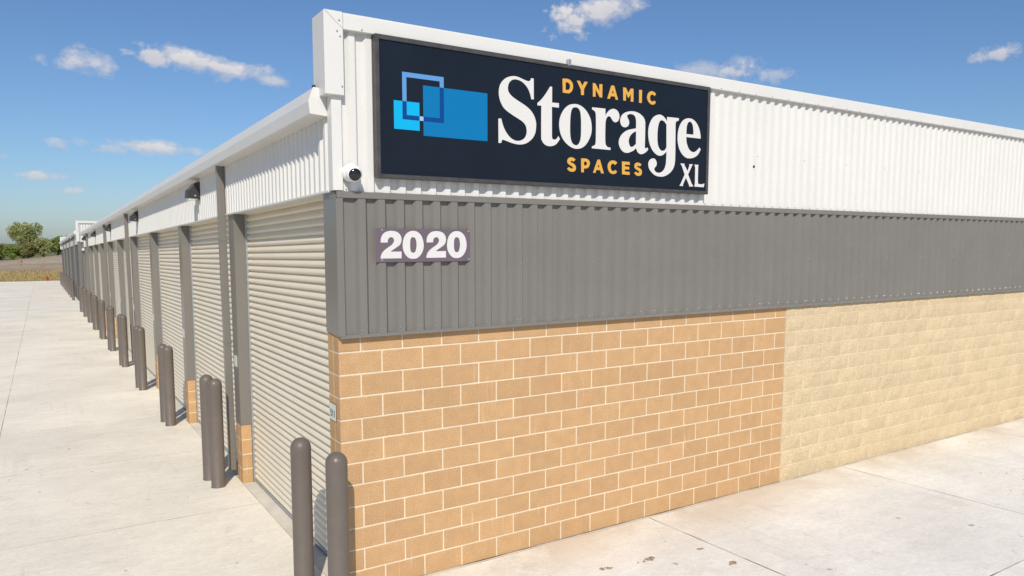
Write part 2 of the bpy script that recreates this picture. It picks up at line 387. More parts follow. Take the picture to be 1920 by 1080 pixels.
# ------------------------------------------------------------------ storage building (near)
C8 = .2032; BL = .4064; JT = .0072
bld = empty('storage_building'); tag(bld, 'long storage building with brown block corner, grey and white metal cladding and roll-up doors', 'building')
def part(mb, name, m, parent=bld, **k): return mb.obj(name, M[m], parent, **k)

# front wall, brown blocks
wall = MB(); wall.box(.005, 6.094, .005, .20, 0, 2.42); wall.box(.005, .11, .2001, .283, 0, 2.40); fw = part(wall, 'brick_wall', 'mortar')
blk = {}
def block(x0, x1, y0, y1, z0, z1, parent, name='block', m='block', bev=.0035):
    w, d, h = round(x1 - x0, 4), round(y1 - y0, 4), round(z1 - z0, 4)
    if (w, d, h, m) not in blk: blk[(w, d, h, m)] = MB().box(-w / 2, w / 2, -d / 2, d / 2, -h / 2, h / 2).mesh(name, M[m], bevel=bev)
    o = mobj(name, blk[(w, d, h, m)], None, parent, ((x0 + x1) / 2, (y0 + y1) / 2 + rng.uniform(-.0008, .0008), (z0 + z1) / 2 + rng.uniform(-.0006, .0006)))
    o.rotation_euler = (rng.uniform(-.005, .005), rng.uniform(-.0015, .0015), rng.uniform(-.004, .004) if w > .15 else 0); return o
for r in range(12):
    z0, z1 = r * C8 + JT, (r + 1) * C8 - JT
    x = -BL / 2 if r % 2 else 0
    if r == 0: z0 = .0
    while x < 6.09:
        a, b = max(x, 0), min(x + BL, 6.096)
        first = a == 0
        block(a if first else a + JT, b - JT, 0, .143 if first else .08, z0, z1, fw)
        x += BL
    block(0, .12, .151, .288, z0, z1, fw)

# front wall, tan split-face blocks
twall = MB(); twall.box(6.098, 18.3, -.0072, .2, 0, 2.38); tw = part(twall, 'split_face_wall', 'tan_mortar')
def split_mesh(w, h, seed, nx=5, nz=3):
    r = random.Random(seed); mb = MB()
    tilt = r.uniform(-.001, .001); tz = r.uniform(-.001, .001)
    g = {}
    for i in range(nx + 1):
        for k in range(nz + 1):
            edge = i in (0, nx) or k in (0, nz)
            u, v = i / nx - .5, k / nz - .5
            y = -.0098 + r.uniform(-.0012, .0012) if edge else -.0165 + r.uniform(-.005, .0045)
            y += tilt * u + tz * v
            dx = 0 if edge else r.uniform(-.012, .012); dz = 0 if edge else r.uniform(-.010, .010)
            g[i, k] = len(mb.v); mb.v.append((u * w + dx, y, v * h + dz))
    for i in range(nx):
        for k in range(nz):
            a, b, c, d = g[i, k], g[i + 1, k], g[i + 1, k + 1], g[i, k + 1]
            if r.random() < .5: mb.f += [(a, b, c), (a, c, d)]
            else: mb.f += [(a, b, d), (b, c, d)]
    ring = [g[i, 0] for i in range(nx + 1)] + [g[nx, k] for k in range(1, nz + 1)] + [g[i, nz] for i in range(nx - 1, -1, -1)] + [g[0, k] for k in range(nz - 1, 0, -1)]
    back = []
    for q in ring: x, y, z = mb.v[q]; back.append(len(mb.v)); mb.v.append((x, .03, z))
    for i in range(len(ring)): j = (i + 1) % len(ring); mb.f.append((ring[j], ring[i], back[i], back[j]))
    me = bpy.data.meshes.new('split_face_block'); me.from_pydata(mb.v, [], mb.f); me.update(); me.materials.append(M['tan']); return me
low_full = [split_mesh(BL - .013, .145, 120 + i, 6, 2) for i in range(8)]; low_half = [split_mesh(BL / 2 - .013, .145, 140 + i, 3, 2) for i in range(4)]
full = [split_mesh(BL - .013, C8 - .011, 40 + i) for i in range(14)]; half = [split_mesh(BL / 2 - .013, C8 - .011, 80 + i, 3) for i in range(6)]
tan_list = []
for r in range(12):
    zc = (r + .5) * C8 if r < 11 else 11 * C8 + .075; x = 6.098
    edges = [x]
    x += BL / 2 if r % 2 else BL
    while x < 18.3: edges.append(x); x += BL
    for a, b in zip(edges, edges[1:]): tan_list.append(((a + b) / 2, zc, b - a))
tan_list.sort(key=lambda t: t[0])
rest = []
for i, (xc, zc, w) in enumerate(tan_list):
    me = rng.choice((low_full if w > .3 else low_half) if zc > 11 * C8 else (full if w > .3 else half))
    yo = rng.uniform(-.0012, .0006)
    if i < 296: mobj('split_face_block', me, None, tw, (xc, yo, zc))
    else: rest.append((me, xc, yo, zc))
mb = MB()
for me, xc, yo, zc in rest:
    b = len(mb.v); mb.v += [(v.co.x + xc, v.co.y + yo, v.co.z + zc) for v in me.vertices]; mb.f += [tuple(b + i for i in p.vertices) for p in me.polygons]
me = bpy.data.meshes.new('split_face_masonry'); me.from_pydata(mb.v, [], mb.f); me.materials.append(M['tan']); stuff(mobj('split_face_masonry', me, None, tw))
part(MB().box(11.976, 11.984, -.0085, .02, 0, 2.36), 'expansion_joint', 'joint', tw)
part(MB().box(0.0, 18.3, -.0345, -.001, -.04, -.001), 'footing_edge', 'foundation', bld); part(MB().box(0.0, 18.3, -.009, -.0005, -.03, .0015), 'base_joint', 'joint', bld)
part(MB().box(.0, 18.2, .10, 43.0, -.14, .001, True), 'foundation_slab', 'foundation', bld)
part(MB().box(.32, 18.2, .18, 42.9, .02, 4.28, True), 'light_block_core', 'core', bld)  # unseen dark box added inside the shell to block light
part(MB().box(-.02, 18.2, .14, 43.0, 4.33, 4.40, True), 'roof', 'white', bld)

# corrugated sheets
def rib_profile(p, n, hi, lo, lead):
    """high flat, slope down, low flat, slope up; returns (u, depth) list over n pitches"""
    s = .155 * p; f = .345 * p; pts = []
    for k in range(n):
        u = k * p
        pts += [(u, lo), (u + f, lo), (u + f + s, hi), (u + f + s + f, hi)]
    pts.append((n * p, lo)); return pts
def sheet_mesh(name, prof, z0, z1, m):
    return MB().sheet(prof, lambda u, d: (u, d, z0), lambda u, d: (u, d, z1)).mesh(name, M[m])
pg = .18288; pw = .1524
gm = sheet_mesh('grey_panel', rib_profile(pg, 5, -.045, -.008, 0), 2.385, 3.60, 'grey')
wm = sheet_mesh('white_panel', rib_profile(pw, 6, -.036, -.006, 0), 3.645, 5.02, 'white')
for i in range(20): mobj('grey_panel', gm, None, bld, (.102 - .0 + i * 5 * pg, 0, 0))
for i in range(20): mobj('white_panel', wm, None, bld, (.060 + i * 6 * pw, 0, 0))
END = 18.36
# flashings of the front
part(MB().box(.05, .102, -.012, .0, 2.385, 3.60), 'panel_filler', 'grey')
part(MB().prism([(-.010, 3.652), (-.052, 3.646), (-.052, 3.590), (-.010, 3.590)], lambda y, z: (.0, y, z), lambda y, z: (END, y, z)), 'top_flashing', 'grey', bevel=.003)
part(MB().prism([(.0, 2.395), (-.030, 2.395), (-.058, 2.378), (-.058, 2.366), (.0, 2.372)], lambda y, z: (.004, y, z), lambda y, z: (END, y, z)), 'drip_flashing', 'grey', bevel=.002)
# corner cladding: an L that wraps the corner
part(MB().prism([(-.012, -.052), (.052, -.052), (.052, -.012), (.0, -.006), (.0, .285), (-.012, .285)], lambda x, y: (x, y, 2.384 + (.02 if y > 0 else 0)), lambda x, y: (x, y, 3.588)), 'corner_cladding', 'pier_grey', bevel=.003)
part(MB().box(-.011, .12, -.005, .284, 3.5885, 3.644), 'corner_cladding', 'pier_grey')
part(MB().prism([(-.030, -.040), (.060, -.040), (.060, -.012), (-.004, -.006), (-.004, .07), (-.030, .07)], lambda x, y: (x, y, 3.653), lambda x, y: (x, y, 4.47)), 'corner_trim', 'white', bevel=.003)
# parapet cap
cap = MB()
cap.prism([(-.078, 4.992), (-.078, 5.120), (-.066, 5.132), (.225, 5.138), (.225, 4.99)], lambda y, z: (.078, y, z), lambda y, z: (END, y, z))
part(cap, 'parapet_cap', 'white', bevel=.004)
leg = MB(); leg.prism([(-.092, 4.447), (.074, 4.447), (.074, 5.124), (.066, 5.133), (-.084, 5.133), (-.092, 5.125)], lambda x, z: (x, -.081, z), lambda x, z: (x, .225, z))
part(leg, 'parapet_end_cap', 'white', bevel=.004)
part(MB().box(.076, END, .02, .2, 4.3, 4.99), 'parapet_wall', 'white')
for xj in (4.0, 7.9, 11.9, 15.9): part(MB().box(xj, xj + .04, -.0795, -.05, 4.9915, 5.121), 'cap_joint', 'white')
ml = MB(); ml.prism([(-.084, 5.125), (.072, 4.992), (.074, 4.995), (-.082, 5.129)], lambda x, z: (x, -.0818, z), lambda x, z: (x, -.0805, z)); part(ml, 'mitre_seam', 'screw')

# screws
def screw_head(mb, x, y, z, r=.0075, ax='y', s=6):
    b = len(mb.v)
    for rr, dd in ((r * 1.25, 0), (r * 1.1, -.004), (r * .7, -.007)):
        for k in range(s):
            a = 2 * math.pi * k / s
            mb.v.append((x + rr * math.cos(a), y + dd, z + rr * math.sin(a)) if ax == 'y' else (x + dd, y + rr * math.cos(a), z + rr * math.sin(a)))
    for q in range(2):
        for k in range(s): mb.f.append((b + q * s + k, b + q * s + (k + 1) % s, b + (q + 1) * s + (k + 1) % s, b + (q + 1) * s + k))
    mb.f.append(tuple(b + 2 * s + k for k in range(s)))
sg = MB(); hi0 = .102 + pg * (.345 + .155 + .17)
for i in range(90):
    x = hi0 + i * pg
    if x > 18: break
    screw_head(sg, x - .02, -.0455, 2.435 + rng.uniform(-.006, .006), .0065)
    if i % 5 == 4: screw_head(sg, x + .018, -.0455, 2.437, .006); screw_head(sg, x + .018, -.0455, 3.0, .005)
stuff(part(sg, 'panel_screws', 'screw'))
sw = MB()
for i in range(0, 120):
    x = .06 + pw * (i + .25)
    if x > 18: break
    if x < .2 or x > 4.5: screw_head(sw, x, -.0065, 3.668, .006)
    if i % 2 == 0 and x > 4.5: screw_head(sw, x, -.079, 5.008, .006)
    if i % 6 == 5 and x > 4.6: screw_head(sw, x, -.0065, 4.28, .006)
for x, z in ((.045, 4.93), (.02, 4.97), (.055, 4.52), (.04, 5.06), (.24, 5.01)): screw_head(sw, x, -.082 if x < .1 else -.079, z, .007)
stuff(part(sw, 'panel_screws', 'screw'))
part(MB().lathe([(.0, -.004), (.016, -.004), (.018, .0)], (5.33, -.0365, 4.146), 16, 'y'), 'conduit_hole', 'dark')

# long side: fascia, soffit, gutter
ffm = MB().sheet(rib_profile(.1447, 6, -.030, -.004, 0), lambda u, d: (d, u, 3.655 + gz(u)), lambda u, d: (d, u, 4.30 + gz(u))).mesh('fascia_panel', M['white'])
fp = 6 * .1447
for i in range(49):
    y = .072 + i * fp
    mobj('fascia_panel', ffm, None, bld, (0, y, gz(y)))
part(MB().box(-.036, .20, .072, 42.9, 3.643, 3.662, True), 'fascia_trim', 'white', bevel=.002)
part(MB().box(.0, .01, .072, 42.9, 3.662, 4.3, True), 'fascia_backing', 'white')
gp = [(-.143, 4.520), (-.185, 4.405), (-.174, 4.300), (-.012, 4.288), (.0, 4.44), (-.10, 4.52)]
gut = part(MB().prism(gp, lambda x, z: (x, .085, z + gz(.085)), lambda x, z: (x, 42.9, z + gz(42.9))), 'gutter', 'white', bevel=.004)
part(MB().prism([(-.05 + (x + .05) * 1.02, 4.41 + (z - 4.41) * 1.02) for x, z in gp], lambda x, z: (x, .078, z), lambda x, z: (x, .0845, z)), 'end_cap', 'white', gut, bevel=.002)
part(MB().box(-.135, -.115, .10, .14, 4.52, 4.545), 'gutter_bracket', 'dark', gut)

YB = [4.02, 8.34, 12.66, 16.95, 21.15, 25.3, 29.5, 33.65, 37.65, 41.65]
PIER = [(y - .04, y + .265) for y in YB]
DX = .186
def pier_parts(b, yn, yf, top=3.65, base=4, x0=0.0, xd=.135):
    z = gz((yn + yf) / 2)
    core = MB().box(x0 + .006, xd, yn + .006, yf - .006, 0, base * C8 + .02).mesh('pier', M['mortar'])
    p = mobj('pier', core, None, b, (0, 0, z))
    ym = (yn + yf) / 2
    for r in range(base):
        z0, z1 = r * C8 + (JT if r else 0), (r + 1) * C8 - JT
        block(x0, xd, yn, ym - JT * .8, z0, z1, p); block(x0, xd, ym + JT * .8, yf, z0, z1, p)
    mobj('cladding', MB().box(x0 - .004, xd + .006, yn - .006, yf + .004, base * C8, top - .008).mesh('cladding', M['pier_grey'], bevel=.004), None, p)
    gd = MB().box(xd + .0005, xd + .05, yn - .03, yn - .006, 0, base * C8 + 2.83 if top < 3.7 else top - .02)
    mobj('door_guide', gd.mesh('door_guide', M['galv'], bevel=.002), None, p)
    mobj('door_guide', MB().box(xd + .0005, xd + .05, yf + .006, yf + .03, 0, base * C8 + 2.83 if top < 3.7 else top - .02).mesh('door_guide', M['galv'], bevel=.002), None, p)
    return p
for (a, b) in PIER: pier_parts(bld, a, b)
part(MB().box(.136, .18, .290, .315, 0, 3.64), 'door_guide', 'galv', bevel=.002)
SP = .0813
slat_prof = [(.0, .0), (-.012, .003), (-.024, .009), (-.031, .018), (-.0325, .028), (-.028, .041), (-.019, .056), (-.009, .070), (.0, SP)]
def door(b, y0, y1, detailed, top=3.66, m='door'):
    yc = (y0 + y1) / 2; L = y1 - y0
    d = empty('roll_up_door', (DX, yc, gz(yc)), b)
    n = int((top - .06) / SP) + 1
    if detailed:
        me = MB().sheet(slat_prof, lambda x, z: (x, -L / 2, z + gz(-L / 2)), lambda x, z: (x, L / 2, z + gz(L / 2))).mesh('slat', M['door'], smooth=True)
        for k in range(n): mobj('slat', me, None, d, (0, 0, .05 + k * SP))
    else:
        pts = []
        for k in range(n): pts += [(x, z + .05 + k * SP) for x, z in slat_prof[::2][:-1]]
        mobj('curtain', MB().sheet(pts, lambda x, z: (x, -L / 2, z + gz(-L / 2)), lambda x, z: (x, L / 2, z + gz(L / 2))).mesh('curtain', M[m], smooth=True), None, d)
    bb = MB().box(-.03, .0, -L / 2 + .02, L / 2 - .02, .012, .052); bb.v = [(x, y, z + gz(y)) for x, y, z in bb.v]
    mobj('bottom_bar', bb.mesh('bottom_bar', M['galv'], bevel=.003), None, d)
    rs = MB().box(-.024, .0, -L / 2 + .02, L / 2 - .02, -.004, .012); rs.v = [(x, y, z + gz(y)) for x, y, z in rs.v]
    mobj('rubber_seal', rs.mesh('rubber_seal', M['dark']), None, d)
prev = .29
for i, (a, b) in enumerate(PIER):
    door(bld, prev + .012, a - .012, i < 4); prev = b
part(MB().box(.0, .2, PIER[-1][1] + .01, 43.0, 0, 3.64, True), 'end_wall', 'grey')
part(MB().box(.2, 18.2, 42.9, 43.0, 0, 4.3, True), 'end_wall', 'grey')

def downspout(b, y, ztop=4.30, x1=-.036):
    z = gz(y); m = MB()
    m.v = [(x1 - .095, y, ztop), (x1, y, ztop), (x1, y + .075, ztop), (x1 - .095, y + .075, ztop),
           (x1 - .07, y, .12), (x1 + .025, y, .12), (x1 + .025, y + .075, .12), (x1 - .07, y + .075, .12)]
    m.f = [(0, 1, 5, 4), (1, 2, 6, 5), (2, 3, 7, 6), (3, 0, 4, 7), (0, 3, 2, 1), (4, 5, 6, 7)]
    d = mobj('downspout', m.mesh('downspout', M['pier_grey'], bevel=.006, seg=2), None, b, (0, 0, z))
    for zz in (.35, 1.9, 3.3):
        t = (ztop - zz) / (ztop - .12) * .025
        mobj('strap', MB().box(x1 - .100 + t, x1 + .012 + t, y - .004, y + .079, zz, zz + .03).mesh('strap', M['pier_grey'], bevel=.002), None, d)
for k in (0, 3, 5, 8): downspout(bld, PIER[k][1] + .015)

# ------------------------------------------------------------------ storage building (far)
FY = 50.0; FE = 95.0
b2 = empty('storage_building', (0, 0, 0)); tag(b2, 'far storage building with white parapet tower standing beyond the end of the near one', 'building')
DZ = gz(FY)
def fpart(mb, name, m, **k): return mb.obj(name, M[m], b2, **k)
fw2 = MB().box(.0, 14, FY + .008, FY + .2, DZ, DZ + .95).obj('brick_wall', M['mortar'], b2)
for r in range(4):
    x = -BL / 2 if r % 2 else 0
    while x < 3.2:
        a = max(x, 0); block(a, x + BL - JT * 2, FY, FY + .1, DZ + r * C8 + JT, DZ + (r + 1) * C8 - JT, fw2); x += BL
gm2 = sheet_mesh('grey_panel', rib_profile(pg, 5, -.045, -.008, 0), .85, 4.06, 'grey'); wm2 = sheet_mesh('white_panel', rib_profile(pw, 6, -.036, -.006, 0), 4.08, 5.3, 'white')
for i in range(15): mobj('grey_panel', gm2, None, b2, (.0 + i * 5 * pg, FY, DZ))
for i in range(15): mobj('white_panel', wm2, None, b2, (.0 + i * 6 * pw, FY, DZ))
fpart(MB().box(-.06, 14, FY - .055, FY + .02, DZ + 4.03, DZ + 4.085), 'top_flashing', 'grey')
fpart(MB().box(-.12, 14, FY - .09, FY + .25, DZ + 5.28, DZ + 5.45), 'parapet_cap', 'white', bevel=.004)
fpart(MB().box(-.12, .06, FY - .094, FY + .25, DZ + 4.10, DZ + 5.455), 'parapet_end_cap', 'white', bevel=.004)
fpart(MB().box(-.03, .12, FY - .05, FY + .29, DZ + .83, DZ + 4.03), 'corner_cladding', 'pier_grey', bevel=.004)
fpart(MB().box(.0, 14, FY + .2, FE, 0, 4.55, True), 'light_block_core', 'core')  # same added light-blocking box, unseen inside the far building
fpart(MB().box(-.03, 0.0, FY + .25, FE, 3.95, 4.60, True), 'fascia_panel', 'white')
fpart(MB().box(-.05, .2, FY + .25, FE, 3.93, 3.95, True), 'fascia_trim', 'white')
fpart(MB().prism([(x - .03, z + .30) for x, z in gp], lambda x, z: (x, FY + .27, z + gz(FY)), lambda x, z: (x, FE, z + gz(FE))), 'gutter', 'white', bevel=.004)
fpart(MB().box(.0, 14, FE, FE + .3, 0, 4.0, True), 'end_wall', 'grey'); fpart(MB().box(-.1, 14, FE + .0, FE + .32, 4.0, 5.45, True), 'parapet_wall', 'white')
fpart(MB().box(.16, .95, FY - .55, FY - .05, DZ + 3.50, DZ + 3.66), 'canopy', 'white', bevel=.01)
YB2 = [55.2, 59.7, 64.2, 68.7, 73.3, 77.9, 82.5, 87.1, 91.6]
prev = FY + .3
for i, y in enumerate(YB2):
    pier_parts(b2, y - .04, y + .265, 3.95)
    door(b2, prev + .012, y - .052, False, 3.94, 'grey'); prev = y + .265
for y in (55.5, 64.5, 73.6, 82.8): downspout(b2, y, 4.6, -.03)

# ------------------------------------------------------------------ bollards
def bollard_mesh():
    r = .090; H = 1.476; prof = [(.0, H)]
    for k in range(1, 9):
        a = math.pi / 2 * (1 - k / 8); prof.append((r * math.cos(a), H - r + r * math.sin(a)))
    prof += [(r * 1.004, H - r - .012), (r, H - r - .016), (r, .012), (r + .006, .004), (r + .007, -.03)]
    me = MB().lathe(prof, (0, 0, 0), 40).mesh('bollard', M['bollard'], smooth=True, angle=.9); return me
bm_ = bollard_mesh()
ORD = ['first', 'second', 'third', 'fourth', 'fifth', 'sixth', 'seventh', 'eighth', 'ninth', 'tenth']
def bollard(x, y, label, group):
    o = mobj('bollard', bm_, None, None, (x, y, gz(y))); tag(o, label, 'bollard', group); return o
bollard(-.195, -.44, 'nearest grey-brown bollard, right in front of the brown block corner', 'bollards along the near building')
bollard(-.299, .21, 'grey-brown bollard left of the nearest one, guarding the nearest roll-up door', 'bollards along the near building')
for k, y in enumerate(YB):
    bollard(-.305, y + .03, 'front bollard of the pair at the %s door pier counted from the brown corner' % ORD[k], 'bollards along the near building')
    bollard(-.335, y + .45, 'rear bollard of the pair at the %s door pier counted from the brown corner' % ORD[k], 'bollards along the near building')
for k, y in enumerate(YB2[:9]):
    bollard(-.31, y, 'small distant bollard at the %s pier of the far building' % ORD[k], 'bollards along the far building')

# ------------------------------------------------------------------ wall lights
def wall_light(y, label, group, dz=0, w=.26):
    o = empty('wall_light', (-.03, y, gz(y) + dz)); tag(o, label, 'light', group)
    pr = [(.0, 4.235), (-.055, 4.235), (-.175, 4.115), (-.185, 4.0), (.0, 3.985)]
    mobj('housing', MB().prism(pr, lambda x, z: (x, -w / 2, z), lambda x, z: (x, w / 2, z)).mesh('housing', M['bronze'], bevel=.006, seg=2), None, o)
    mobj('back_plate', MB().box(-.012, .02, -w / 2 - .012, w / 2 + .012, 3.975, 4.245).mesh('back_plate', M['bronze'], bevel=.004), None, o)
    mobj('lens', MB().box(-.165, -.03, -w / 2 + .02, w / 2 - .02, 3.968, 3.998).mesh('lens', M['lens'], bevel=.005), None, o)
    mobj('photocell', MB().lathe([(.0, -.014), (.012, -.014), (.014, 0)], (-.07, -w / 2, 4.03), 12, 'y').mesh('photocell', M['screw'], smooth=True), None, o)
for k, y in enumerate((6.25, 14.85, 23.35, 31.8, 40.3)):
    wall_light(y, 'dark wedge-shaped wall light under the gutter, %s from the sign corner' % ORD[k], 'wall lights on the near building')
for k, y in enumerate((57.5, 66.5, 75.5, 84.5)):
    wall_light(y, 'tiny dark wall light under the far building gutter, %s beyond the white tower' % ORD[k], 'wall lights on the far building', .3)

